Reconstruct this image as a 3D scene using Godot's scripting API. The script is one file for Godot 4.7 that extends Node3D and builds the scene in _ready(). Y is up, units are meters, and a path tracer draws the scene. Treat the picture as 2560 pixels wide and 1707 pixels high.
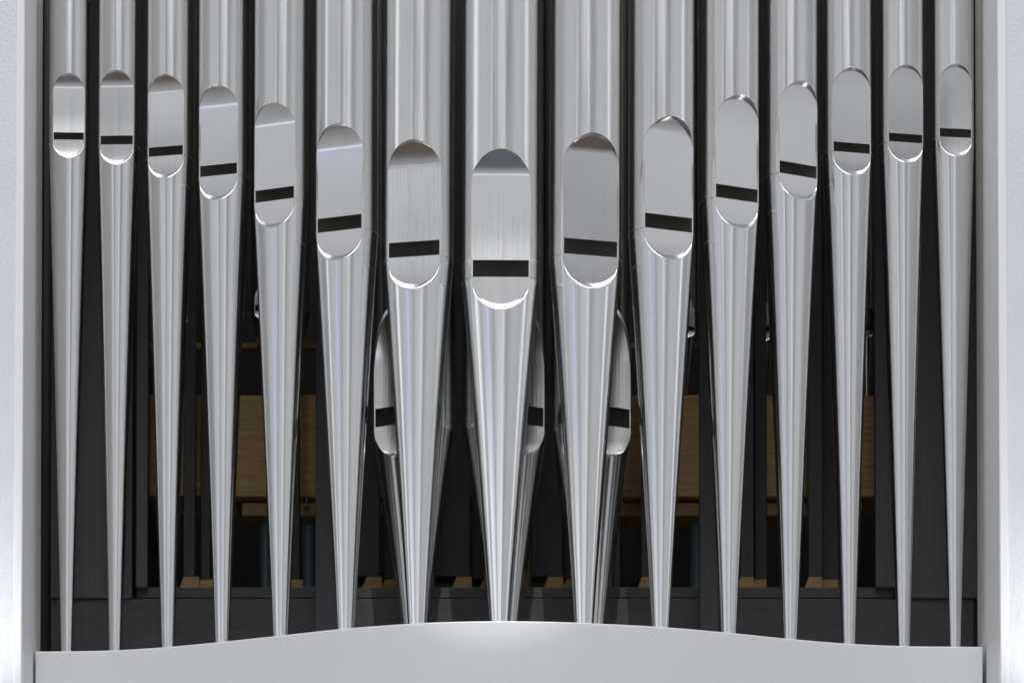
extends Node3D
# A round tower of polished organ pipes set in a white plastered opening, seen from the hall below.

# ---- the lens: a long lens with rise, 12.3 m away and 3.2 m below the toe board
const F := 15628.0
const CX := 1280.0
const CY := 4816.0
const PITCH := 0.05236
const CAM := Vector3(0.0, -3.2, 12.32)
var YB := 0.0            # height of the toe board's top

var M := {}              # materials
var taken := {}

func ray(px: float, py: float) -> Vector3:
	return Vector3((px - CX) / F, (CY - py) / F, -1.0).rotated(Vector3.RIGHT, PITCH)

func at(px: float, py: float, z: float) -> Vector3:
	var d := ray(px, py)
	return CAM + d * ((z - CAM.z) / d.z)

func z_at_height(px: float, py: float, y: float) -> float:
	var d := ray(px, py)
	return (CAM + d * ((y - CAM.y) / d.y)).z

# ---------------------------------------------------------------- names, parts, meshes
func numbered(called: String) -> String:
	var n: int = taken.get(called, 0)
	taken[called] = n + 1
	return called if n == 0 else "%s_%03d" % [called, n]

func thing(called: String, label: String, category: String, where := Vector3.ZERO, group := "") -> Node3D:
	var o := Node3D.new()
	o.name = numbered(called)
	add_child(o)
	o.position = where
	tag(o, label, category, group)
	return o

func tag(o: Node, label: String, category: String, group := "") -> void:
	o.set_meta("label", label)
	o.set_meta("category", category)
	if group != "":
		o.set_meta("group", group)

func part(called: String, mesh: Mesh, mat: Material, parent: Node, where := Vector3.ZERO) -> MeshInstance3D:
	var o := MeshInstance3D.new()
	o.name = called
	o.mesh = mesh
	o.material_override = mat
	parent.add_child(o, true)
	o.position = where
	return o

func single(called: String, mesh: Mesh, mat: Material, label: String, category: String, where := Vector3.ZERO, group := "") -> MeshInstance3D:
	var o := part(numbered(called), mesh, mat, self, where)
	tag(o, label, category, group)
	return o

func structure(called: String, mesh: Mesh, mat: Material, label: String, where := Vector3.ZERO) -> MeshInstance3D:
	var o := part(numbered(called), mesh, mat, self, where)
	o.set_meta("kind", "structure")
	o.set_meta("label", label)
	return o

# a box with chamfered edges, centred
func box(s: Vector3, c := 0.0015) -> ArrayMesh:
	var st := SurfaceTool.new()
	st.begin(Mesh.PRIMITIVE_TRIANGLES)
	box_into(st, s, c, Vector3.ZERO)
	return st.commit()

func box_into(st: SurfaceTool, s: Vector3, c: float, o: Vector3) -> void:
	var h := s / 2.0
	c = minf(c, minf(h.x, minf(h.y, h.z)) * 0.45)
	var ax := [Vector3.RIGHT, Vector3.UP, Vector3.BACK]
	for a in 3:
		var b: int = (a + 1) % 3
		var d: int = (a + 2) % 3
		for sg in [-1.0, 1.0]:
			var n: Vector3 = ax[a] * sg
			var p: Vector3 = n * h[a]
			var u: Vector3 = ax[b] * (h[b] - c)
			var v: Vector3 = ax[d] * (h[d] - c)
			quad(st, o + p - u - v, o + p + u - v, o + p + u + v, o + p - u + v, n)
	if c <= 0.0:
		return
	for a in 3:
		var b: int = (a + 1) % 3
		var d: int = (a + 2) % 3
		for s1 in [-1.0, 1.0]:
			for s2 in [-1.0, 1.0]:
				var along: Vector3 = ax[a] * (h[a] - c)
				var p1: Vector3 = ax[b] * s1 * h[b] + ax[d] * s2 * (h[d] - c)
				var p2: Vector3 = ax[b] * s1 * (h[b] - c) + ax[d] * s2 * h[d]
				quad(st, o + p1 - along, o + p1 + along, o + p2 + along, o + p2 - along, (ax[b] * s1 + ax[d] * s2).normalized())
	for sx in [-1.0, 1.0]:
		for sy in [-1.0, 1.0]:
			for sz in [-1.0, 1.0]:
				var k := Vector3(sx, sy, sz)
				tri(st, o + k * Vector3(h.x, h.y - c, h.z - c), o + k * Vector3(h.x - c, h.y, h.z - c), o + k * Vector3(h.x - c, h.y - c, h.z), k.normalized())

# a block with its left end cut on the slant
func wedge(s: Vector3, cut: float) -> ArrayMesh:
	var st := SurfaceTool.new()
	st.begin(Mesh.PRIMITIVE_TRIANGLES)
	var h := s / 2.0
	var p := [Vector2(-h.x - cut, -h.y), Vector2(h.x, -h.y), Vector2(h.x, h.y), Vector2(-h.x + cut * 0.3, h.y)]
	for sg in [-1.0, 1.0]:
		quad(st, Vector3(p[0].x, p[0].y, sg * h.z), Vector3(p[1].x, p[1].y, sg * h.z), Vector3(p[2].x, p[2].y, sg * h.z), Vector3(p[3].x, p[3].y, sg * h.z), Vector3(0, 0, sg))
	for i in 4:
		var a: Vector2 = p[i]
		var b: Vector2 = p[(i + 1) % 4]
		var n := Vector3(b.y - a.y, a.x - b.x, 0).normalized()
		quad(st, Vector3(a.x, a.y, -h.z), Vector3(b.x, b.y, -h.z), Vector3(b.x, b.y, h.z), Vector3(a.x, a.y, h.z), n)
	return st.commit()

func tri(st: SurfaceTool, a: Vector3, b: Vector3, c: Vector3, n: Vector3) -> void:
	var w := [a, b, c] if (b - a).cross(c - a).dot(n) < 0.0 else [a, c, b]
	for p: Vector3 in w:
		st.set_normal(n)
		st.set_uv(Vector2(p.x + p.z, p.y))
		st.add_vertex(p)

func quad(st: SurfaceTool, a: Vector3, b: Vector3, c: Vector3, d: Vector3, n: Vector3) -> void:
	tri(st, a, b, c, n)
	tri(st, a, c, d, n)

# a sheet of rows x columns of points (null rows never happen); normals from neighbours; out(p) tells which way is outside
func grid(rows: Array, uvs: Array, flip := false) -> ArrayMesh:
	var st := SurfaceTool.new()
	st.begin(Mesh.PRIMITIVE_TRIANGLES)
	grid_into(st, rows, uvs, flip, 0)
	return st.commit()

func grid_into(st: SurfaceTool, rows: Array, uvs: Array, flip: bool, base: int) -> int:
	var nr := rows.size()
	var nc: int = rows[0].size()
	for i in nr:
		for j in nc:
			var i0 := maxi(i - 1, 0)
			var i1 := mini(i + 1, nr - 1)
			var j0 := maxi(j - 1, 0)
			var j1 := mini(j + 1, nc - 1)
			var du: Vector3 = rows[i][j1] - rows[i][j0]
			if du.length() < 1e-7:
				du = rows[maxi(i - 1, 0)][j1] - rows[maxi(i - 1, 0)][j0]
			if du.length() < 1e-7:
				du = rows[mini(i + 1, nr - 1)][j1] - rows[mini(i + 1, nr - 1)][j0]
			var dv: Vector3 = rows[i1][j] - rows[i0][j]
			var n := du.cross(dv).normalized()
			if flip:
				n = -n
			st.set_normal(n)
			st.set_uv(uvs[i][j])
			st.add_vertex(rows[i][j])
	for i in nr - 1:
		for j in nc - 1:
			var a := base + i * nc + j
			var b := a + 1
			var c := a + nc + 1
			var d := a + nc
			for k in ([a, d, c, a, c, b] if not flip else [a, c, d, a, b, c]):
				st.add_index(k)
	return base + nr * nc

func lathe(profile: Array, seg := 28) -> ArrayMesh:
	var rows := []
	var uvs := []
	for p: Vector2 in profile:
		var r := []
		var u := []
		for j in seg + 1:
			var t := TAU * j / seg
			r.append(Vector3(p.x * sin(t), p.y, p.x * cos(t)))
			u.append(Vector2(p.x * t, p.y))
		rows.append(r)
		uvs.append(u)
	return grid(rows, uvs)

# ---------------------------------------------------------------- an organ pipe
# everything in the pipe's own axes: y up from the toe board, mouth facing +z
class Mouth:
	var R: float; var rt: float; var w: float; var d: float
	var y_top: float; var y_st: float; var y_sb: float; var y_bot: float
	var ys_t: float; var ht: float; var ys_b: float; var hb: float
	var bend_at: float; var bend: float; var bend_pow: float
	var low1: float; var low2: float; var low_pow := 2.0; var bow: float
	var kt: float; var kb: float; var slope_t := 5.5; var slope_b := 1.35; var wob := 0.0
	func radius(y: float) -> float:
		if y >= y_sb:
			return R
		return lerpf(rt, R, clampf(y / y_sb, 0.0, 1.0))
	func half(y: float) -> float:
		if y > ys_t:
			return w * sqrt(maxf(0.0, 1.0 - pow((y - ys_t) / ht, 2.0)))
		if y < ys_b:
			return w * sqrt(maxf(0.0, 1.0 - pow((ys_b - y) / hb, 2.0)))
		return w
	func panel(y: float) -> float:
		y = clampf(y, y_bot, y_top)
		if y >= y_sb:
			var z := d - bow * sin(PI * clampf((y - y_st) / (bend_at - y_st), 0.0, 1.0))
			if y > bend_at:
				z += bend * pow((y - bend_at) / (y_top - bend_at), bend_pow)
			return z
		var t := (y_sb - y) / (y_sb - y_bot)
		return d + low1 * t + low2 * pow(t, low_pow)
	func edge_distance(x: float, y: float) -> float:
		x = absf(x)
		if y > ys_t:
			return (sqrt(pow(x / w, 2.0) + pow((y - ys_t) / ht, 2.0)) - 1.0) * minf(w, ht)
		if y < ys_b:
			return (sqrt(pow(x / w, 2.0) + pow((ys_b - y) / hb, 2.0)) - 1.0) * minf(w, hb)
		return x - w
	func skin(phi: float, y: float) -> Vector3:
		var r := radius(y) * (1.0 + 0.0020 * sin(3.0 * phi + wob + 2.3 * y) + 0.0004 * sin(7.0 * phi + 2.0 * wob + 5.0 * y))
		var p := Vector3(r * sin(phi), y, r * cos(phi))
		if absf(phi) < 1.7:
			# the metal is pressed back to the flat lip along a ramp round the mouth
			var s := maxf(0.0, edge_distance(p.x, y))
			var ramp := panel(y) + (slope_t if y > (ys_t + ys_b) * 0.5 else slope_b) * s
			var soft := 0.045 * w
			var h := clampf(0.5 + 0.5 * (ramp - p.z) / soft, 0.0, 1.0)
			p.z = lerpf(ramp, p.z, h) - soft * h * (1.0 - h)
		return p

func skin_rows(m: Mouth, ys: Array, outer_t: Array) -> Array:
	var rows := []
	var uvs := []
	for y: float in ys:
		var r := []
		var u := []
		var rad := m.radius(y)
		var p0 := asin(clampf(m.half(y) / rad, 0.0, 1.0)) if y <= m.y_top and y >= m.y_bot else 0.0
		for t: float in outer_t:
			var phi := lerpf(p0, TAU - p0, t)
			if phi > PI:
				phi -= TAU
			r.append(m.skin(phi, y))
			u.append(Vector2(phi * m.R, y))
		rows.append(r)
		uvs.append(u)
	return [rows, uvs]

func panel_rows(m: Mouth, ys: Array, cols: Array) -> Array:
	var rows := []
	var uvs := []
	for y: float in ys:
		var r := []
		var u := []
		var h := m.half(y)
		for c: float in cols:
			r.append(Vector3(h * c, y, m.panel(y)))
			u.append(Vector2(h * c + 3.0, y))
		rows.append(r)
		uvs.append(u)
	return [rows, uvs]

func organ_pipe(label: String, group: String, axis: Vector3, yaw: float, lean: float, m: Mouth, y_end: float) -> void:
	var o := thing("organ_pipe", label, "organ pipe", axis, group)
	o.rotation = Vector3(0, yaw, lean)
	# angular stops: dense beside the mouth, even round the back
	var ts := []
	for j in 26:
		ts.append(0.10 * pow(j / 26.0, 1.25))
	for j in 33:
		ts.append(lerpf(0.10, 0.5, j / 33.0))
	var full := ts.duplicate()
	full.append(0.5)
	for j in range(ts.size() - 1, -1, -1):
		full.append(1.0 - ts[j])
	# --- body
	var ys := [m.y_sb, m.y_st, lerpf(m.y_st, m.ys_t, 0.5), m.ys_t]
	for j in range(1, 49):
		ys.append(m.ys_t + m.ht * sin(PI / 2 * j / 48.0))
	for j in range(1, 15):
		ys.append(m.y_top + m.kt * 1.05 * j / 14.0)
	for j in range(1, 13):
		ys.append(lerpf(m.y_top + m.kt * 1.05, y_end, j / 12.0))
	var g := skin_rows(m, ys, full)
	var st := SurfaceTool.new()
	st.begin(Mesh.PRIMITIVE_TRIANGLES)
	var base := grid_into(st, g[0], g[1], false, 0)
	# the cheeks either side of the slit
	for s in [-1.0, 1.0]:
		var cols := [0.955, 1.0] if s > 0 else [-1.0, -0.955]
		var e := panel_rows(m, [m.y_sb, m.y_st], cols)
		base = grid_into(st, e[0], e[1], false, base)
		# the cut edge of the cheek
		var x: float = s * 0.955 * m.w
		var zs := m.d
		var cut := [[Vector3(x, m.y_sb, zs), Vector3(x, m.y_sb, zs - 0.003)], [Vector3(x, m.y_st, zs), Vector3(x, m.y_st, zs - 0.003)]]
		var cu := [[Vector2(0, 0), Vector2(0, 0)], [Vector2(0, 1), Vector2(0, 1)]]
		base = grid_into(st, cut, cu, s > 0, base)
	var body := part("body", st.commit(), M.body, o)
	# the dull inside of the pipe, seen through the slit
	var inner := [[], [], []]
	var inu := [[], [], []]
	for j in 33:
		var phi := lerpf(0.9, TAU - 0.9, j / 32.0)
		for q in 3:
			var yy: float = [m.y_sb, m.y_st + m.R * 0.5, m.y_st + m.R * 1.6][q]
			inner[q].append(Vector3((m.R - 0.0012) * sin(phi), yy, (m.R - 0.0012) * cos(phi)))
			inu[q].append(Vector2(phi * m.R, yy))
	part("inner_wall", grid(inner, inu, true), M.pipe_inside, body)
	# --- upper lip
	var cols := []
	for j in 17:
		cols.append(-1.0 + j / 8.0)
	ys = [m.y_st]
	var k := 10
	for j in range(1, k + 1):
		ys.append(lerpf(m.y_st, m.ys_t, j / float(k)))
	for j in range(1, 29):
		ys.append(m.ys_t + m.ht * sin(PI / 2 * j / 28.0))
	g = panel_rows(m, ys, cols)
	st = SurfaceTool.new()
	st.begin(Mesh.PRIMITIVE_TRIANGLES)
	base = grid_into(st, g[0], g[1], false, 0)
	# its lower edge has the thickness of the metal
	var edge := [[], []]
	var eu := [[], []]
	for c: float in cols:
		edge[0].append(Vector3(c * m.w * 0.955, m.y_st, m.d - 0.0022))
		edge[1].append(Vector3(c * m.w * 0.955, m.y_st, m.d))
		eu[0].append(Vector2(c, 0))
		eu[1].append(Vector2(c, 0))
	grid_into(st, edge, eu, false, base)
	part("upper_lip", st.commit(), M.lip, body)
	# --- foot
	ys = []
	for j in 7:
		ys.append(lerpf(-0.01, m.y_bot - m.kb * 1.05, j / 6.0))
	for j in range(1, 19):
		ys.append(m.y_bot - m.kb * 1.05 * (1.0 - j / 18.0))
	for j in range(1, 49):
		ys.append(m.ys_b - m.hb * sin(PI / 2 * (1.0 - j / 48.0)))
	if m.y_sb - m.ys_b > 0.0005:
		ys.append(m.y_sb)
	g = skin_rows(m, ys, full)
	st = SurfaceTool.new()
	st.begin(Mesh.PRIMITIVE_TRIANGLES)
	base = grid_into(st, g[0], g[1], false, 0)
	var foot := part("foot", st.commit(), M.foot, o)
	# --- lower lip
	ys = []
	for j in 49:
		ys.append(m.ys_b - m.hb * sin(PI / 2 * (1.0 - j / 48.0)))
	ys.append(m.y_sb)
	g = panel_rows(m, ys, cols)
	st = SurfaceTool.new()
	st.begin(Mesh.PRIMITIVE_TRIANGLES)
	base = grid_into(st, g[0], g[1], false, 0)
	edge = [[], []]
	eu = [[], []]
	for c: float in cols:
		edge[0].append(Vector3(c * m.w, m.y_sb, m.d))
		edge[1].append(Vector3(c * m.w, m.y_sb, m.d - 0.003))
		eu[0].append(Vector2(c, 0))
		eu[1].append(Vector2(c, 0))
	grid_into(st, edge, eu, false, base)
	part("lower_lip", st.commit(), M.lip, foot)
	# --- solder seam round the joint
	var p0 := asin(m.w / m.R)
	var rows := []
	var uvs := []
	for a: Array in [[-0.0016, -0.0002], [-0.0010, 0.0006], [0.0004, 0.0006], [0.0010, -0.0002]]:
		var r := []
		var u := []
		for j in 49:
			var phi := lerpf(p0, TAU - p0, j / 48.0)
			r.append(Vector3((m.R + a[1]) * sin(phi), m.y_sb + a[0], (m.R + a[1]) * cos(phi)))
			u.append(Vector2(phi * m.R, a[0]))
		rows.append(r)
		uvs.append(u)
	part("solder_seam", grid(rows, uvs), M.seam, o)
	# --- languid: the flat plate inside the mouth
	st = SurfaceTool.new()
	st.begin(Mesh.PRIMITIVE_TRIANGLES)
	for j in 32:
		var a := TAU * j / 32.0
		var b := TAU * (j + 1) / 32.0
		var rl := m.R * 0.97
		var zf := m.d - 0.004
		for yy in [m.y_sb - 0.001, m.y_sb - 0.005]:
			tri(st, Vector3(0, yy, 0), Vector3(rl * sin(a), yy, minf(zf, rl * cos(a))), Vector3(rl * sin(b), yy, minf(zf, rl * cos(b))), Vector3.UP if yy > m.y_sb - 0.002 else Vector3.DOWN)
	part("languid", st.commit(), M.lead, body)

# ---------------------------------------------------------------- textures
func image_of(w: int, h: int, f: Callable) -> ImageTexture:
	var im := Image.create(w, h, false, Image.FORMAT_RGB8)
	for y in h:
		for x in w:
			im.set_pixel(x, y, f.call(x, y))
	im.generate_mipmaps()
	return ImageTexture.create_from_image(im)

func noise(sd: int, freq: float, oct := 3) -> FastNoiseLite:
	var n := FastNoiseLite.new()
	n.seed = sd
	n.noise_type = FastNoiseLite.TYPE_SIMPLEX_SMOOTH
	n.frequency = freq
	n.fractal_octaves = oct
	return n

# noise that wraps in both directions: a torus walk through 3D is enough for grain
func wrapped(n: FastNoiseLite, x: float, y: float, w: float, h: float, sx: float, sy: float) -> float:
	var fx := x / w
	var fy := y / h
	var a := n.get_noise_2d(x * sx, y * sy)
	var b := n.get_noise_2d((x - w) * sx, y * sy)
	var c := n.get_noise_2d(x * sx, (y - h) * sy)
	var d := n.get_noise_2d((x - w) * sx, (y - h) * sy)
	return lerpf(lerpf(a, b, fx), lerpf(c, d, fx), fy)

func streak_texture(lo: float, hi: float, sd: int, sx: float, sy: float) -> ImageTexture:
	var n1 := noise(sd, 1.0, 3)
	var n2 := noise(sd + 7, 1.0, 2)
	return image_of(256, 256, func(x, y):
		var v := 0.5 + 0.45 * wrapped(n1, x, y, 256, 256, sx, sy) + 0.35 * wrapped(n2, x, y, 256, 256, sx * 4.0, sy * 0.6)
		var g := lerpf(lo, hi, clampf(v, 0.0, 1.0))
		return Color(g, g, g))

func wood_texture(dark: Color, light: Color, sd: int, contrast := 1.0, upright := false) -> ImageTexture:
	# grain along x
	var n1 := noise(sd, 1.0, 4)
	var n2 := noise(sd + 3, 1.0, 2)
	return image_of(512, 512, func(xx, yy):
		var x: int = yy if upright else xx
		var y: int = xx if upright else yy
		var wob := wrapped(n2, x, y, 512, 512, 0.004, 0.012) * 12.0
		var v := 0.5 + contrast * (0.42 * wrapped(n1, x, fposmod(y + wob, 512.0), 512, 512, 0.006, 0.11) + 0.25 * wrapped(n2, x, y, 512, 512, 0.03, 0.45))
		v = clampf(v, 0.0, 1.0)
		return dark.lerp(light, v))

func solid(col: Color, rough: float, metal := 0.0) -> StandardMaterial3D:
	var m := StandardMaterial3D.new()
	m.albedo_color = col.linear_to_srgb()
	m.roughness = rough
	m.metallic = metal
	return m

func tri_map(m: StandardMaterial3D, s: Vector3) -> void:
	m.uv1_triplanar = true
	m.uv1_world_triplanar = true
	m.uv1_scale = s

func make_materials() -> void:
	# polished tin: fine draw lines run up the metal
	var streak := streak_texture(0.0, 1.0, 11, 0.09, 0.004)
	var fine := streak_texture(0.35, 1.0, 23, 0.16, 0.004)
	var brushed := streak_texture(0.97, 1.0, 29, 0.12, 0.006)
	for a in [["body", 0.32, 0.002, 7.0], ["foot", 0.26, 0.0015, 7.0], ["lip", 0.28, 0.010, 12.0]]:
		var m := solid(Color(0.812, 0.815, 0.806), a[1], 1.0)
		m.roughness_texture = fine
		m.roughness_texture_channel = BaseMaterial3D.TEXTURE_CHANNEL_RED
		m.heightmap_enabled = true
		m.heightmap_texture = streak
		m.heightmap_scale = a[2]
		m.uv1_scale = Vector3(a[3], 2.0, 1)
		m.albedo_texture = brushed
		M[a[0]] = m
	# the unpolished inside of a pipe, and the lead plate in its mouth
	M.pipe_inside = solid(Color(0.5, 0.5, 0.46), 0.7)
	M.lead = solid(Color(0.3, 0.3, 0.285), 0.6)
	M.seam = solid(Color(0.62, 0.64, 0.64), 0.28, 1.0)
	# white lacquer, plaster
	M.lacquer = solid(Color(0.785, 0.803, 0.812), 0.45)
	var roll := noise(71, 1.0, 3)
	var peel := image_of(256, 256, func(x, y):
		var v := clampf(0.5 + 0.6 * wrapped(roll, x, y, 256, 256, 0.10, 0.10), 0.0, 1.0)
		return Color(v, v, v))
	M.lacquer.heightmap_enabled = true
	M.lacquer.heightmap_texture = peel
	M.lacquer.heightmap_scale = 0.012
	M.lacquer.uv1_scale = Vector3(4, 4, 1)
	M.jamb = solid(Color(0.80, 0.81, 0.815), 0.55)
	M.bead = solid(Color(0.90, 0.905, 0.915), 0.4)
	var pl := noise(5, 1.0, 3)
	var pl2 := noise(6, 1.0, 2)
	var rough := image_of(512, 512, func(x, y):
		var v := 0.5 + 0.5 * wrapped(pl, x, y, 512, 512, 0.22, 0.22) + 0.3 * wrapped(pl2, x, y, 512, 512, 0.05, 0.05)
		v = clampf(v, 0.0, 1.0)
		return Color(v, v, v))
	var m := solid(Color(0.79, 0.81, 0.85), 0.55)
	m.heightmap_enabled = true
	m.heightmap_texture = rough
	m.heightmap_scale = 0.22
	tri_map(m, Vector3(3.4, 3.4, 3.4))
	M.plaster = m
	# charcoal-stained softwood
	var dk := wood_texture(Color(0.14, 0.14, 0.145), Color(0.245, 0.245, 0.25), 31, 1.5)
	m = StandardMaterial3D.new()
	m.albedo_texture = dk
	m.roughness = 0.6
	tri_map(m, Vector3(1.6, 2.8, 1.6))
	M.charcoal = m
	m = StandardMaterial3D.new()
	m.albedo_color = Color(0.17, 0.172, 0.18)
	m.roughness = 0.55
	M.charcoal_plain = m
	m = StandardMaterial3D.new()
	m.albedo_texture = wood_texture(Color(0.155, 0.157, 0.165), Color(0.245, 0.247, 0.255), 37, 1.0, true)
	m.roughness = 0.55
	tri_map(m, Vector3(1.6, 1.6, 1.6))
	M.charcoal_up = m
	M.side_grey = solid(Color(0.15, 0.152, 0.155), 0.5)
	M.grey_tube = solid(Color(0.22, 0.23, 0.23), 0.35)
	# oak
	var ok := wood_texture(Color(0.57, 0.46, 0.31), Color(0.83, 0.71, 0.52), 47, 1.25)
	m = StandardMaterial3D.new()
	m.albedo_texture = ok
	m.roughness = 0.5
	tri_map(m, Vector3(1.4, 1.9, 1.4))
	M.oak = m
	m = StandardMaterial3D.new()
	m.albedo_texture = ok
	m.albedo_color = Color(0.93, 0.92, 0.88)
	m.roughness = 0.6
	tri_map(m, Vector3(2.4, 3.1, 2.4))
	M.oak_light = m
	M.tube = solid(Color(0.11, 0.16, 0.17), 0.35)
	M.steel = solid(Color(0.7, 0.7, 0.7), 0.25, 1.0)
	# the hall
	M.hall = solid(Color(0.68, 0.685, 0.695), 0.8)
	M.hall_end = solid(Color(0.76, 0.765, 0.775), 0.8)
	M.hall_ceiling = solid(Color(0.78, 0.785, 0.80), 0.8)
	var fl := wood_texture(Color(0.30, 0.245, 0.20), Color(0.44, 0.37, 0.31), 61)
	m = StandardMaterial3D.new()
	m.albedo_texture = fl
	m.roughness = 0.5
	tri_map(m, Vector3(0.3, 0.3, 0.3))
	M.hall_floor = m
	M.carpet = solid(Color(0.13, 0.145, 0.17), 0.95)
	M.frame = solid(Color(0.70, 0.70, 0.71), 0.5)

func glow(col: Color, e: float) -> StandardMaterial3D:
	var m := solid(Color(0.7, 0.7, 0.7), 0.4)
	m.emission_enabled = true
	m.emission = col
	m.emission_energy_multiplier = e
	return m

# ---------------------------------------------------------------- the hall that the metal mirrors
func hall_window(label: String, centre: Vector3, size: Vector2, facing: Vector3, col: Color, lum: float, power: float) -> void:
	var o := thing("hall_window", label, "window", centre, "windows of the hall")
	o.basis = Basis.looking_at(-facing, Vector3.UP)     # the thing's +z looks into the hall
	part("pane", box(Vector3(size.x, size.y, 0.03)), glow(col, lum), o, Vector3(0, 0, 0.02))
	var st := SurfaceTool.new()
	st.begin(Mesh.PRIMITIVE_TRIANGLES)
	for s in [-1.0, 1.0]:
		box_into(st, Vector3(0.07, size.y + 0.14, 0.08), 0.004, Vector3(s * (size.x / 2 + 0.035), 0, 0.04))
		box_into(st, Vector3(size.x, 0.07, 0.08), 0.004, Vector3(0, s * (size.y / 2 + 0.035), 0.04))
	part("frame", st.commit(), M.frame, o)
	if power > 0.0:
		var l := AreaLight3D.new()
		l.name = "daylight"
		l.area_size = size
		l.light_color = col
		l.light_energy = power
		l.area_range = 40.0
		l.shadow_enabled = true
		o.add_child(l)
		l.position = Vector3(0, 0, 0.06)
		l.rotation.y = PI

func added_ceiling_lamp(where: Vector3, size: Vector2, power: float) -> void:  # added source: sized for even hall light and one unbroken glint under the lips
	var o := thing("added_ceiling_lamp", "long white luminous panel added to the hall ceiling as general light", "lamp", where, "")
	part("housing", box(Vector3(size.x + 0.08, 0.08, size.y + 0.08)), M.frame, o, Vector3(0, 0.05, 0))
	part("diffuser", box(Vector3(size.x, 0.02, size.y)), glow(Color(0.995, 0.995, 1.0), 1.2), o)
	var l := AreaLight3D.new()
	l.name = "panel_light"
	l.area_size = size
	l.light_color = Color(0.995, 0.995, 1.0)
	l.light_energy = power
	l.area_range = 40.0
	l.shadow_enabled = true
	o.add_child(l)
	l.position = Vector3(0, -0.03, 0)
	l.rotation.x = -PI / 2

func build_hall() -> void:
	structure("floor", box(Vector3(14.6, 0.3, 17.6)), M.hall_floor, "brown wooden floor of the hall", Vector3(0, -4.95, 8.5))
	structure("ceiling", box(Vector3(14.6, 0.3, 19.0)), M.hall_ceiling, "white ceiling of the hall", Vector3(0, 8.15, 8.0))
	for s in [-1.0, 1.0]:
		structure("hall_side_wall", box(Vector3(0.3, 12.8, 17.0)), M.hall, "white side wall of the hall", Vector3(s * 7.15, 1.6, 8.5))
	structure("hall_end_wall", box(Vector3(14.0, 12.8, 0.3)), M.hall_end, "white end wall of the hall", Vector3(0, 1.6, 17.15))
	var white := Color(0.96, 0.98, 1.0)
	hall_window("tall bright window in the side wall next to the organ", Vector3(-7.0, 3.0, 1.1), Vector2(1.4, 8.0), Vector3.RIGHT, white, 0.35, 1.3)
	hall_window("narrower tall window in the side wall next to the organ", Vector3(7.0, 3.0, 1.4), Vector2(0.9, 8.0), Vector3.LEFT, white, 0.35, 0.8)
	hall_window("high window in the side wall near the hall's end", Vector3(-7.0, 5.7, 13.5), Vector2(2.2, 4.0), Vector3.RIGHT, white, 0.3, 1.2)
	hall_window("narrow slot window in the end wall", Vector3(2.6, 5.0, 17.0), Vector2(0.8, 5.6), Vector3.FORWARD, white, 0.4, 0.6)
	hall_window("small blue window low in the side wall", Vector3(-7.0, 2.3, 8.2), Vector2(0.5, 1.6), Vector3.RIGHT, Color(0.40, 0.58, 1.0), 2.2, 0.0)
	hall_window("long low band of glazing in the end wall", Vector3(-1.0, 1.5, 17.0), Vector2(11.0, 0.7), Vector3.FORWARD, white, 0.5, 2.6)
	hall_window("long low band of glazing in the side wall", Vector3(-7.0, 1.2, 9.0), Vector2(9.0, 0.5), Vector3.RIGHT, white, 0.5, 1.2)
	added_ceiling_lamp(Vector3(0, 7.9, 7.4), Vector2(5.2, 11.0), 65.0)
	# carpet runner on the floor, mirrored in the bent tops of the lips
	structure("carpet", box(Vector3(3.6, 0.012, 15.0)), M.carpet, "grey carpet runner down the hall", Vector3(0.4, -4.793, 9.0))

func uplight(label: String, where: Vector3, power: float) -> void:
	var o := thing("uplight", label, "lamp", where, "uplights on the plaster wall")
	part("housing", lathe([Vector2(0.0, -0.07), Vector2(0.030, -0.07), Vector2(0.034, -0.06), Vector2(0.034, 0.0), Vector2(0.030, 0.0)]), M.frame, o)
	part("bracket", box(Vector3(0.02, 0.02, 0.10)), M.frame, o, Vector3(0, -0.04, -0.08))
	part("lens", lathe([Vector2(0.0, -0.004), Vector2(0.030, -0.004)]), glow(Color(1, 1, 1), 3.0), o)
	var l := SpotLight3D.new()
	l.name = "beam"
	l.spot_angle = 60.0
	l.spot_angle_attenuation = 1.0
	l.spot_range = 20.0
	l.light_energy = power
	l.light_size = 0.03
	l.light_color = Color(0.98, 0.99, 1.0)
	l.shadow_enabled = true
	o.add_child(l)
	l.position = Vector3(0, 0.004, 0)
	l.rotation.x = PI / 2

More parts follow.
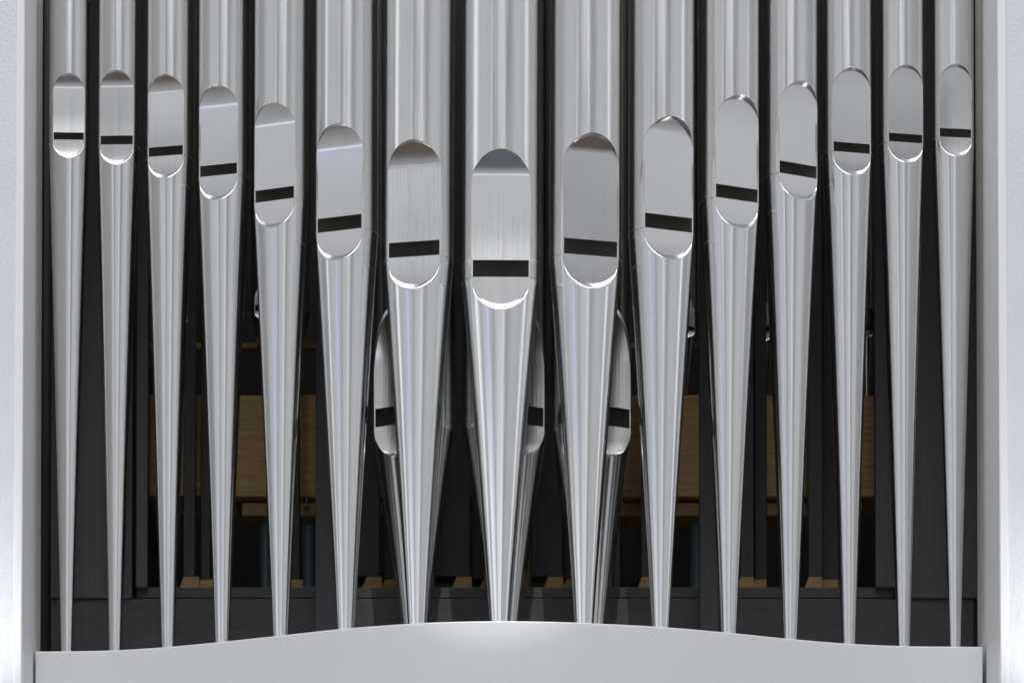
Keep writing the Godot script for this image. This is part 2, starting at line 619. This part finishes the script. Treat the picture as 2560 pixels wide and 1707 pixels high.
func build_lamps() -> void:
	uplight("small uplight below the corner beside the brown-banded pipes", Vector3(-1.13, YB - 0.30, 0.36), 0.34)
	uplight("small uplight below the corner beside the plain-lipped pipes", Vector3(1.13, YB - 0.30, 0.36), 0.34)
	# a pin spot under the hall ceiling, its beam ending in an arc on the toe board
	var o := thing("pin_spot", "small spot lamp under the hall ceiling aimed at the middle pipes", "lamp", Vector3(0.5, 7.2, 6.0))
	part("housing", lathe([Vector2(0.0, 0.16), Vector2(0.05, 0.16), Vector2(0.06, 0.0), Vector2(0.055, 0.0)]), M.frame, o)
	part("stem", lathe([Vector2(0.012, 0.15), Vector2(0.012, 0.8)], 10), M.frame, o)
	var l := SpotLight3D.new()
	l.name = "beam"
	l.spot_angle = 2.0
	l.spot_angle_attenuation = 0.28
	l.spot_range = 30.0
	l.light_energy = 40.0
	l.light_size = 0.02
	l.shadow_enabled = true
	o.add_child(l)
	l.position = Vector3(0, -0.01, 0)
	l.look_at(Vector3(-0.01, YB + 0.41, 0.2), Vector3.UP)
	# a lamp added inside the case to brighten the oak, hidden behind the wall above
	o = thing("added_case_lamp", "strip lamp added inside the case to brighten the wind chest below", "lamp", Vector3(0, 2.36, -0.17))
	part("housing", box(Vector3(1.34, 0.05, 0.08)), M.frame, o, Vector3(0, 0.03, 0))
	part("diffuser", box(Vector3(1.3, 0.01, 0.06)), glow(Color(1.0, 0.97, 0.92), 1.0), o)
	var a := AreaLight3D.new()
	a.name = "strip_light"
	a.area_size = Vector2(1.3, 0.06)
	a.light_color = Color(1.0, 0.97, 0.92)
	a.light_energy = 0.9
	a.area_range = 10.0
	a.shadow_enabled = true
	o.add_child(a)
	a.position = Vector3(0, -0.012, 0)
	a.rotation.x = -PI / 2

# ---------------------------------------------------------------- the case
var edge_curve := []      # front edge of the toe board in plan: Vector2(x, z)

func build_case() -> void:
	# front edge of the toe board: its top is level, so the height in the picture gives the depth
	var seen := [[88, 1627.5], [166, 1627.0], [287, 1624.5], [419, 1616.0], [555, 1603.0], [701, 1587.5], [864, 1570.0], [1043, 1557.0], [1150, 1553.0], [1260, 1551.5], [1365, 1553.0], [1460, 1556.0], [1652, 1566.0], [1822, 1580.5], [1976, 1596.0], [2123, 1608.0], [2260, 1614.0], [2388, 1615.5], [2457, 1616.0]]
	var c := Curve2D.new()
	var pts := []
	for s: Array in seen:
		var z := z_at_height(s[0], s[1], YB)
		pts.append(Vector2(at(s[0], s[1], z).x, z))
	for i in pts.size():
		var a: Vector2 = pts[maxi(i - 1, 0)]
		var b: Vector2 = pts[mini(i + 1, pts.size() - 1)]
		c.add_point(pts[i], (a - b) / 6.0, (b - a) / 6.0)
	edge_curve = []
	var n := 120
	for i in n + 1:
		edge_curve.append(c.sample_baked(c.get_baked_length() * i / n, true))
	# cross-section of the board swept along that edge: front face, a small round, the top
	var prof := [Vector2(-0.004, -0.34), Vector2(0.0, -0.336), Vector2(0.0, -0.003), Vector2(-0.0008, -0.0009), Vector2(-0.003, 0.0), Vector2(-0.10, 0.0)]
	var st := SurfaceTool.new()
	st.begin(Mesh.PRIMITIVE_TRIANGLES)
	var base := 0
	for k in prof.size() - 1:
		var rows := []
		var uvs := []
		for q: Vector2 in [prof[k], prof[k + 1]]:
			var r := []
			var u := []
			for i in edge_curve.size():
				var e: Vector2 = edge_curve[i]
				var t: Vector2 = (edge_curve[mini(i + 1, n)] - edge_curve[maxi(i - 1, 0)]).normalized()
				var nm := Vector2(t.y, -t.x)
				if nm.y < 0.0:
					nm = -nm
				var zz := e.y + nm.y * q.x
				var xx := e.x + nm.x * q.x * (1.0 if q.x > -0.05 else 0.0)
				if q.x < -0.05:
					zz = -0.09
				r.append(Vector3(xx, YB + q.y, zz))
				u.append(Vector2(e.x, q.y))
			rows.append(r)
			uvs.append(u)
		base = grid_into(st, rows, uvs, false, base)
	# closed ends
	for i in [0, n]:
		var e: Vector2 = edge_curve[i]
		quad(st, Vector3(e.x, YB - 0.34, -0.09), Vector3(e.x, YB - 0.34, e.y - 0.003), Vector3(e.x, YB - 0.0005, e.y - 0.003), Vector3(e.x, YB - 0.0005, -0.09), Vector3(-1.0 if i == 0 else 1.0, 0, 0))
	single("toe_board", st.commit(), M.lacquer, "white curved board bulging forward under the feet of the pipes", "board")

	# plastered wall of the hall round the opening, front face at z = 0.23
	var zf := 0.232
	var lx := at(57, 900, zf).x
	var rx := at(2498, 900, zf).x
	var top := 2.45
	var bot := YB - 0.55
	for a in [["wall_left", -7.0, lx - 0.016], ["wall_right", rx + 0.016, 7.0]]:
		structure(a[0], box(Vector3(a[2] - a[1], 12.8, 0.5), 0.0), M.plaster, "rough white plaster wall beside the organ", Vector3((a[1] + a[2]) / 2, 1.6, zf - 0.25))
	structure("wall_above", box(Vector3(rx - lx + 0.032, 8.0 - top, 0.5), 0.0), M.plaster, "rough white plaster wall above the organ", Vector3((lx + rx) / 2, (8.0 + top) / 2, zf - 0.25))
	structure("wall_below", box(Vector3(rx - lx + 0.032, bot + 4.8, 0.5), 0.0), M.plaster, "rough white plaster wall below the organ", Vector3((lx + rx) / 2, (bot - 4.8) / 2, zf - 0.25))
	var case := thing("organ_case", "dark open case that holds the organ pipes and wind chest", "organ case")
	# rounded corner bead, then the lacquered jamb going back
	for s in [-1.0, 1.0]:
		var x0 := lx if s < 0 else rx
		var rows := []
		var uvs := []
		var prof2 := []
		prof2.append(Vector2(x0 + s * 0.017, zf - 0.002))
		for j in 5:
			var t := PI / 2 * j / 4.0
			prof2.append(Vector2(x0 + s * 0.017 - s * 0.002 * (1.0 - cos(t)), zf + 0.001 + 0.002 * sin(t)))
		for j in 7:
			var t := PI / 2 * j / 6.0
			prof2.append(Vector2(x0 + s * 0.004 * (1.0 - sin(t)), zf - 0.001 + 0.004 * cos(t)))
		prof2.append(Vector2(x0, zf - 0.05))
		for q: Vector2 in prof2:
			rows.append([Vector3(q.x, bot, q.y), Vector3(q.x, top, q.y)])
			uvs.append([Vector2(q.x, bot), Vector2(q.x, top)])
		single("corner_bead", grid(rows, uvs, s > 0), M.bead, "bright rounded white corner of the opening, beside pipes with %s lips" % ("brown-banded" if s < 0 else "plain grey"), "corner strip", Vector3.ZERO, "corner strips of the opening")
		var jx := at(80 if s < 0 else 2465, 1500, 0.0).x
		# jamb board: a shallow splay from the bead back to behind the pipes
		var o := thing("case_jamb", "white lacquered jamb of the opening beside the thin pipe with %s lip" % ("dark-banded" if s < 0 else "plain grey"), "panel", Vector3.ZERO, "side panels of the organ case")
		rows = []
		uvs = []
		for q: Vector2 in [Vector2(x0 + s * 0.0005, zf - 0.045), Vector2(jx, 0.02), Vector2(jx - s * 0.001, -0.13), Vector2(jx - s * 0.004, -0.150), Vector2(jx - s * 0.004, -0.158), Vector2(jx + s * 0.03, -0.160)]:
			rows.append([Vector3(q.x, bot, q.y), Vector3(q.x, top, q.y)])
			uvs.append([Vector2(q.x, bot), Vector2(q.x, top)])
		part("face", grid(rows, uvs, s > 0), M.jamb, o)
		part("backing", box(Vector3(0.03, top - bot, 0.42)), M.lacquer, o, Vector3(jx + s * 0.036, (top + bot) / 2, 0.0))
		part("side", box(Vector3(0.03, top - bot, 1.22)), M.side_grey, case, Vector3(jx + s * 0.012, (top + bot) / 2, -0.775))
	# dark box behind
	part("back", box(Vector3(2.2, 3.3, 0.03)), M.charcoal_plain, case, Vector3(0, 0.9, -1.4))
	part("roof", box(Vector3(2.2, 0.03, 1.6)), M.charcoal_plain, case, Vector3(0, 2.47, -0.60))
	part("base", box(Vector3(2.2, 0.03, 1.2)), M.charcoal_plain, case, Vector3(0, YB - 0.2, -0.79))

# a board seen between picture columns and rows with its front at depth z
func slab(px0: float, py0: float, px1: float, py1: float, z: float, depth: float) -> Array:
	var a := at(px0, py1, z)
	var b := at(px1, py0, z)
	var s := Vector3(b.x - a.x, b.y - a.y, depth)
	return [s, (a + b) / 2.0 - Vector3(0, 0, depth / 2.0)]

func build_pipes() -> void:
	# mouth x0, x1, arch top, slit top, slit bottom, lip bottom, body centre, body radius, tip x, tip half width, slope of the slit
	var P := [
		[129.6, 208, 187.7, 331, 349, 385, 171.5, 48.5, 166, 13, 0.010],
		[245, 329.5, 180, 339, 361, 401, 294, 52, 287, 15, -0.015],
		[363.6, 454, 190, 366, 389, 436, 424, 58, 419, 16, -0.077],
		[493, 591, 217, 411, 438, 490, 559, 63, 555, 17, -0.102],
		[630, 733, 260, 471, 501, 558.6, 706, 70.5, 701, 18, -0.136],
		[786, 902, 314.5, 541, 576, 638.5, 867, 77, 864, 19.5, -0.12],
		[964, 1096.6, 355.7, 603.6, 641, 710, 1049, 85, 1043, 21, -0.072],
		[1176, 1323, 378.7, 650, 692, 759, 1253, 95, 1249, 22, 0.0],
		[1410.6, 1549.5, 341, 599, 638, 707, 1464, 88, 1460, 21, 0.08],
		[1610.5, 1734, 302, 538, 574.4, 636.7, 1654, 81, 1652, 19.5, 0.117],
		[1789, 1901, 247, 466, 499, 559, 1824, 73, 1822, 18, 0.141],
		[1948, 2048, 212, 408, 438.5, 488, 1976.5, 67, 1976, 17, 0.163],
		[2082, 2179, 177, 357, 381, 428, 2119, 61.5, 2123, 16, 0.08],
		[2221, 2310, 170, 334.5, 355.5, 397, 2256, 56, 2260, 15, 0.067],
		[2350.5, 2433, 168, 321.5, 343, 381, 2384, 51, 2388, 13, 0.044],
	]
	var labels := [
		"thin polished pipe by the white jamb, dark grey band topping its lip",
		"thin polished pipe second from the jamb, dark grey band topping its lip",
		"polished organ pipe with brown band on its lip, third from the jamb",
		"polished organ pipe with brown band on its lip, fourth from the jamb",
		"polished organ pipe with blue and brown band topping its lip",
		"polished pipe with brown band on its lip, two along from the widest",
		"wide polished pipe with a blue streak across its lip, beside the widest",
		"widest polished organ pipe, with the lowest mouth, at the board's crest",
		"wide polished pipe with short dark band on its lip, beside the widest",
		"polished pipe with faint bright band topping its lip, two along from the widest",
		"polished organ pipe with plain grey lip, three along from the widest",
		"polished organ pipe with plain grey lip, fourth from the jamb",
		"polished organ pipe with plain grey lip, third from the jamb",
		"thin polished organ pipe with plain grey lip, second from the jamb",
		"thin polished organ pipe with plain grey lip, beside the white jamb",
	]
	# how the lip is dressed: share of the arch that bends forward, how far, how sharply; lower lip
	var lip := [
		[0.80, 0.55, 1.5, 0.01, 0.05], [0.85, 0.60, 1.5, 0.0, 0.05], [0.88, 0.65, 1.5, 0.03, 0.06], [0.95, 0.65, 1.5, 0.06, 0.06], [0.95, 0.70, 1.5, 0.10, 0.04],
		[0.90, 0.65, 1.5, 0.05, 0.06], [0.85, 0.65, 1.5, 0.02, 0.07], [0.75, 0.65, 1.5, 0.0, 0.03], [0.55, 0.52, 1.6, 0.0, 0.08],
		[0.38, 0.26, 1.4, 0.0, 0.10], [1.0, 0.30, 1.3, 0.0, 0.10], [1.0, 0.30, 1.3, 0.02, 0.10], [1.0, 0.30, 1.3, 0.02, 0.10], [1.0, 0.32, 1.3, 0.02, 0.08], [1.0, 0.26, 1.3, 0.02, 0.08],
	]
	var rng := RandomNumberGenerator.new()
	rng.seed = 5
	for i in P.size():
		var p: Array = P[i]
		var edge_z := z_at_height(p[8], edge_py(p[8]), YB)
		var mpx := 0.0008
		var az: float = edge_z - 0.03 - p[9] * mpx
		var yaw := atan(p[10] / 0.33)
		var tip := at(p[8], 1600, az)
		var m := Mouth.new()
		var sc: float = (CAM.z - az) / 12.32
		m.R = p[7] * mpx * sc * 1.025
		m.rt = p[9] * mpx * sc * 1.06
		m.w = minf((p[1] - p[0]) / 2 * mpx * sc / cos(yaw), m.R * 0.80)
		m.d = sqrt(m.R * m.R - m.w * m.w)
		var zp: float = az + m.d * cos(yaw)
		var px: float = (p[0] + p[1]) / 2
		m.y_st = at(px, p[3], zp).y - YB
		m.y_sb = at(px, p[4], zp).y - YB
		var L: Array = lip[i]
		var reach: float = m.R - m.d
		m.y_top = at(px, p[2], zp + reach * L[1]).y - YB
		m.y_bot = at(px, p[5] + 1.0, zp + reach * (L[3] + L[4])).y - YB
		m.ht = m.w
		m.ys_t = m.y_top - m.ht
		m.hb = (m.y_sb - m.y_bot) * 0.86
		m.ys_b = m.y_bot + m.hb
		m.bend_at = m.y_top - m.ht * L[0]
		m.bend = reach * L[1]
		m.bend_pow = L[2]
		m.low1 = reach * L[3]
		m.low2 = reach * L[4]
		m.bow = m.w * rng.randf_range(0.02, 0.05)
		m.wob = rng.randf_range(0.0, TAU)
		m.low_pow = 2.5
		m.kt = m.w * 0.26
		m.kb = m.w * 0.42
		var axis_top := at(p[6], 400, az)
		var lean := -atan2(axis_top.x - tip.x, axis_top.y - YB)
		organ_pipe(labels[i], "front row of polished organ pipes", Vector3(tip.x, YB, az), yaw, lean, m, 2.4 - YB)
	# the large pipes of the second row
	var Q := [
		[931, 1067, 770, 1012, 1058, 1135, 1034, 103, 1037, 25, -0.153, "large shaded pipe behind the one with the blue lip streak, mouth half hidden"],
		[1232, 1369, 770, 1011, 1058, 1135, 1262, 105, 1262, 27, 0.140, "large shaded pipe behind the widest pipe, mouth half hidden"],
		[1443, 1577, 770, 1014, 1062, 1137, 1478, 101, 1480, 26, 0.155, "large shaded pipe behind the one with the short dark lip band, mouth half hidden"],
	]
	for p: Array in Q:
		var mpx := 0.0008
		var az: float = -0.03
		var yaw := atan(p[10] / 0.30)
		var m := Mouth.new()
		var sc: float = (CAM.z - az) / 12.32
		m.R = p[7] * mpx * sc
		m.rt = p[9] * mpx * sc
		m.w = minf((p[1] - p[0]) / 2 * mpx * sc / cos(yaw), m.R * 0.82)
		m.d = sqrt(m.R * m.R - m.w * m.w)
		var zp: float = az + m.d * cos(yaw)
		var px: float = (p[0] + p[1]) / 2
		var reach := m.R - m.d
		m.y_st = at(px, p[3], zp).y - YB
		m.y_sb = at(px, p[4], zp).y - YB
		m.y_top = at(px, p[2], zp + reach * 0.5).y - YB
		m.y_bot = at(px, p[5], zp).y - YB
		m.ht = m.w * 2.2
		m.ys_t = m.y_top - m.ht
		m.hb = (m.y_sb - m.y_bot) * 0.9
		m.ys_b = m.y_bot + m.hb
		m.bend_at = m.y_top - m.ht * 0.8
		m.bend = reach * 0.7
		m.bend_pow = 1.6
		m.low1 = 0.0
		m.low2 = reach * 0.3
		m.bow = 0.0
		m.kt = m.w * 0.26
		m.kb = m.w * 0.42
		var tip := at(p[8], 1600, az)
		var axis_top := at(p[6], 900, az)
		var lean := -atan2(axis_top.x - tip.x, axis_top.y - YB)
		organ_pipe(p[11], "large pipes of the second row", Vector3(tip.x, YB, az), yaw, lean, m, 2.4 - YB)

func edge_py(px: float) -> float:
	var seen := [[88, 1627.5], [166, 1627.0], [287, 1624.5], [419, 1616.0], [555, 1603.0], [701, 1587.5], [864, 1570.0], [1043, 1557.0], [1260, 1551.5], [1460, 1556.0], [1652, 1566.0], [1822, 1580.5], [1976, 1596.0], [2123, 1608.0], [2260, 1614.0], [2388, 1615.5], [2457, 1616.0]]
	for i in seen.size() - 1:
		if px <= seen[i + 1][0]:
			return lerpf(seen[i][1], seen[i + 1][1], (px - seen[i][0]) / (seen[i + 1][0] - seen[i][0]))
	return 1616.0

func board(called: String, mat: Material, label: String, category: String, px0: float, py0: float, px1: float, py1: float, z: float, depth: float, group := "") -> void:
	var b := slab(px0, py0, px1, py1, z, depth)
	single(called, box(b[0]), mat, label, category, b[1], group)

func build_interior() -> void:
	# low rail across the case, two boards one above the other
	board("case_rail", M.charcoal, "wide charcoal stained board across the case behind the pipe feet", "board", 124, 1496, 2436, 1760, -0.185, 0.03)
	board("case_rail", M.charcoal, "narrow charcoal rail lying on the wide charcoal board", "board", 340, 1468, 2236, 1495.2, -0.190, 0.03)
	# charcoal panels and posts at the sides
	board("charcoal_board", M.charcoal_up, "charcoal panel behind the pipes with dark grey lip bands", "panel", 124, -900, 337, 1495, -0.178, 0.02)
	board("charcoal_board", M.charcoal_up, "charcoal panel behind the two thin pipes with plain grey lips", "panel", 2239, -900, 2436, 1495, -0.178, 0.02)
	board("case_post", M.charcoal_up, "charcoal post edging the panel by the brown-banded pipes", "post", 338, -900, 375, 1467.5, -0.172, 0.035)
	board("case_post", M.charcoal_up, "charcoal post with visible grain edging the panel by plain-lipped pipes", "post", 2190, -900, 2238, 1467.5, -0.172, 0.035)
	board("case_post", M.charcoal_up, "dark upright standing in front of the rail near the screw", "post", 787, -900, 852, 1700, -0.150, 0.030)
	board("case_post", M.charcoal_up, "dark upright standing in front of the rail near the single teal tube", "post", 1750, -900, 1793, 1700, -0.150, 0.030)
	# racks: a pair of dark uprights, each on an oak block
	var racks := [[457, 492, 500, 530, "rack of dark uprights on oak blocks by the black gap"], [700, 722, 728, 752, "rack of dark uprights on oak blocks between the teal tubes"], [872, 950, 956, 996, "rack of dark uprights on oak blocks past the dark upright"], [1085, 1175, 1182, 1242, "rack of dark uprights on oak blocks beside the widest pipe"], [1330, 1404, 1411, 1450, "rack of dark uprights on oak blocks by the short-banded pipe"], [1604, 1632, 1638, 1672, "rack of dark uprights on oak blocks by the grey tube"], [1852, 1881, 1888, 1913, "rack of dark uprights on oak blocks past the single teal tube"], [2022, 2052, 2056, 2092, "rack of dark uprights on oak blocks near the panel post"]]
	for r: Array in racks:
		var foot := at((r[0] + r[3]) / 2.0, 1468, -0.30)
		var o := thing("pipe_rack", r[4], "rack", foot, "racks of dark uprights")
		for k in 2:
			var z := -0.30 - 0.05 * k
			var b := slab(r[k * 2], -900, r[k * 2 + 1], 1441 + 7 * k, z, 0.05)
			part("upright", box(b[0]), M.charcoal_up, o, b[1] - foot)
			b = slab(maxf(r[k * 2] - 3, r[k * 2 + 1] - 38), 1441.4 + 7 * k, r[k * 2 + 1] + 4, 1490, z + 0.025, 0.08)
			part("block", wedge(b[0], 0.012), M.oak_light, o, b[1] - foot)
	# oak wind chest and what hangs below it
	board("wind_chest", M.oak, "long brown oak front of the wind chest behind the pipes", "board", 372, 988, 2192, 1241, -0.42, 0.14)
	board("oak_batten", M.oak_light, "short oak batten under the chest above two teal tubes", "batten", 604, 1256, 1000, 1289, -0.44, 0.10)
	board("oak_batten", M.oak_light, "oak batten under the chest above the single teal tube", "batten", 1530, 1256, 2020, 1289, -0.44, 0.10)
	board("oak_post", M.oak_light, "narrow upright oak strip behind the widest pipe's foot", "post", 1304, 1350, 1327, 1500, -0.41, 0.03)
	board("rack_board", M.oak_light, "thin pale oak strip above the wind chest", "strip", 372, 857, 1960, 871.5, -0.60, 0.02)
	board("rack_board", M.oak_light, "short thin pale oak strip beside the grained post", "strip", 2120, 807, 2192, 822, -0.60, 0.02)
	for k in 3:
		var t: Array = [[664, 17.5, "teal wind tube with a tapered end under the oak batten"], [772, 16, "straight teal wind tube beside the screw"], [1742, 18, "single teal wind tube beside the dark upright"]][k]
		var top := at(t[0], 1291, -0.49).y
		var foot := at(t[0], 1500, -0.49)
		var r: float = t[1] * 0.0008 * 1.046
		var o := thing("wind_tube", t[2], "tube", foot, "teal wind tubes")
		var h := top - foot.y
		part("pipe", lathe([Vector2(r * (0.72 if k == 0 else 1.0), 0), Vector2(r * (0.95 if k == 0 else 1.0), h * 0.82), Vector2(r, h * 0.9), Vector2(r, h)]), M.tube, o)
		part("collar", lathe([Vector2(r + 0.0005, h * 0.86), Vector2(r + 0.002, h * 0.865), Vector2(r + 0.002, h * 0.885), Vector2(r + 0.0005, h * 0.89)]), M.tube, o)
	var gt := at(1543, 1500, -0.45)
	single("wind_tube", lathe([Vector2(0.0075, 0), Vector2(0.0075, at(1543, 1290, -0.45).y - gt.y)]), M.grey_tube, "thin grey tube beside the short-banded pipe's rear neighbour", "tube", gt)
	for t: Array in [[766, "steel screw hanging from the oak chest beside the teal tube"], [2155, "steel screw hanging from the oak chest near the grained post"]]:
		var tip := at(t[0], 1275, -0.432)
		var prof := [Vector2(0.0, 0.0), Vector2(0.0035, 0.0005), Vector2(0.0058, 0.003), Vector2(0.0058, 0.006), Vector2(0.0022, 0.0075)]
		for j in 12:
			prof.append(Vector2(0.0016 + 0.0007 * (j % 2), 0.009 + j * 0.0017))
		prof.append(Vector2(0.0016, at(t[0], 1240.0, -0.432).y - tip.y))
		single("screw", lathe(prof, 12), M.steel, t[1], "screw", tip)
	# oak pieces of the upper rack glimpsed between the pipe bodies
	for t: Array in [[626, 30, 642, 58, "upper small oak block in the gap beside the blue-banded pipe"], [626, 66, 642, 115, "lower small oak block in the gap beside the blue-banded pipe"], [1732, 28, 1746, 56, "upper small oak block in the gap by the faint-banded pipe"], [1732, 60, 1746, 116, "lower small oak block in the gap by the faint-banded pipe"], [2180, 25, 2204, 40, "small oak block in the gap between plain-lipped pipes"]]:
		board("oak_block", M.oak_light, t[4], "block", t[0], t[1], t[2], t[3], -0.55, 0.05)
	# small inner pipes standing on the chest
	var Q := [
		[636, 764, 690, 760, 776, 805, 700, 74, -0.03, "small inner pipe glimpsed behind the blue-banded pipe"],
		[1676, 1740, 745, 815, 825, 843, 1706, 36, 0.04, "small inner pipe glimpsed behind the faint-banded pipe"],
		[1745, 1830, 690, 749, 770, 800, 1790, 48, 0.03, "inner pipe glimpsed past the faint-banded pipe"],
		[1880, 1930, 758, 812, 828, 852, 1904, 29, 0.04, "small inner pipe on the chest by the dark upright rack"],
		[2150, 2188, 770, 812, 824, 840, 2168, 23, 0.02, "slim inner pipe on the chest near the grained post"],
	]
	for p: Array in Q:
		var az := -0.50
		var yaw := atan(p[8] / 0.30)
		var floor_y := at(p[6], 988, -0.42).y
		var mt := Mouth.new()
		var u := 0.0008 * 1.046
		mt.R = p[7] * u
		mt.rt = mt.R * 0.35
		mt.w = minf((p[1] - p[0]) / 2.0 * u, mt.R * 0.8)
		mt.d = sqrt(mt.R * mt.R - mt.w * mt.w)
		var zp := az + mt.d
		var px: float = p[6]
		mt.y_st = at(px, p[3], zp).y - floor_y
		mt.y_sb = at(px, p[4], zp).y - floor_y
		mt.y_top = at(px, p[2], zp).y - floor_y
		mt.y_bot = at(px, p[5], zp).y - floor_y
		mt.ht = minf(mt.w * 1.6, (mt.y_top - mt.y_st) * 0.9)
		mt.ys_t = mt.y_top - mt.ht
		mt.hb = (mt.y_sb - mt.y_bot) * 0.9
		mt.ys_b = mt.y_bot + mt.hb
		mt.bend_at = mt.y_top - mt.ht * 0.8
		mt.bend = (mt.R - mt.d) * 0.6
		mt.bend_pow = 1.6
		mt.low1 = 0.0
		mt.low2 = (mt.R - mt.d) * 0.3
		mt.kt = mt.w * 0.26
		mt.kb = mt.w * 0.42
		organ_pipe(p[9], "small pipes inside the case", Vector3(at(px, 988, az).x, floor_y, az), yaw, 0.0, mt, 2.2 - floor_y)

func _ready() -> void:
	# camera
	var cam := Camera3D.new()
	cam.name = "camera"
	add_child(cam)
	cam.position = CAM
	cam.rotation.x = PITCH
	cam.projection = Camera3D.PROJECTION_FRUSTUM
	cam.near = 0.1
	cam.far = 60.0
	cam.size = cam.near * 1707.0 / F
	cam.frustum_offset = Vector2(0.0, cam.near * (CY - 853.5) / F)
	cam.current = true
	var env := Environment.new()
	env.background_mode = Environment.BG_COLOR
	env.background_color = Color(0, 0, 0)
	env.tonemap_mode = Environment.TONE_MAPPER_LINEAR
	env.tonemap_exposure = 1.0
	env.sdfgi_enabled = true
	env.ssao_enabled = true
	env.ssil_enabled = true
	var we := WorldEnvironment.new()
	we.name = "surroundings"
	we.environment = env
	add_child(we)
	YB = at(1272, 1622, 0.0).y
	make_materials()
	build_hall()
	build_lamps()
	build_case()
	build_pipes()
	build_interior()
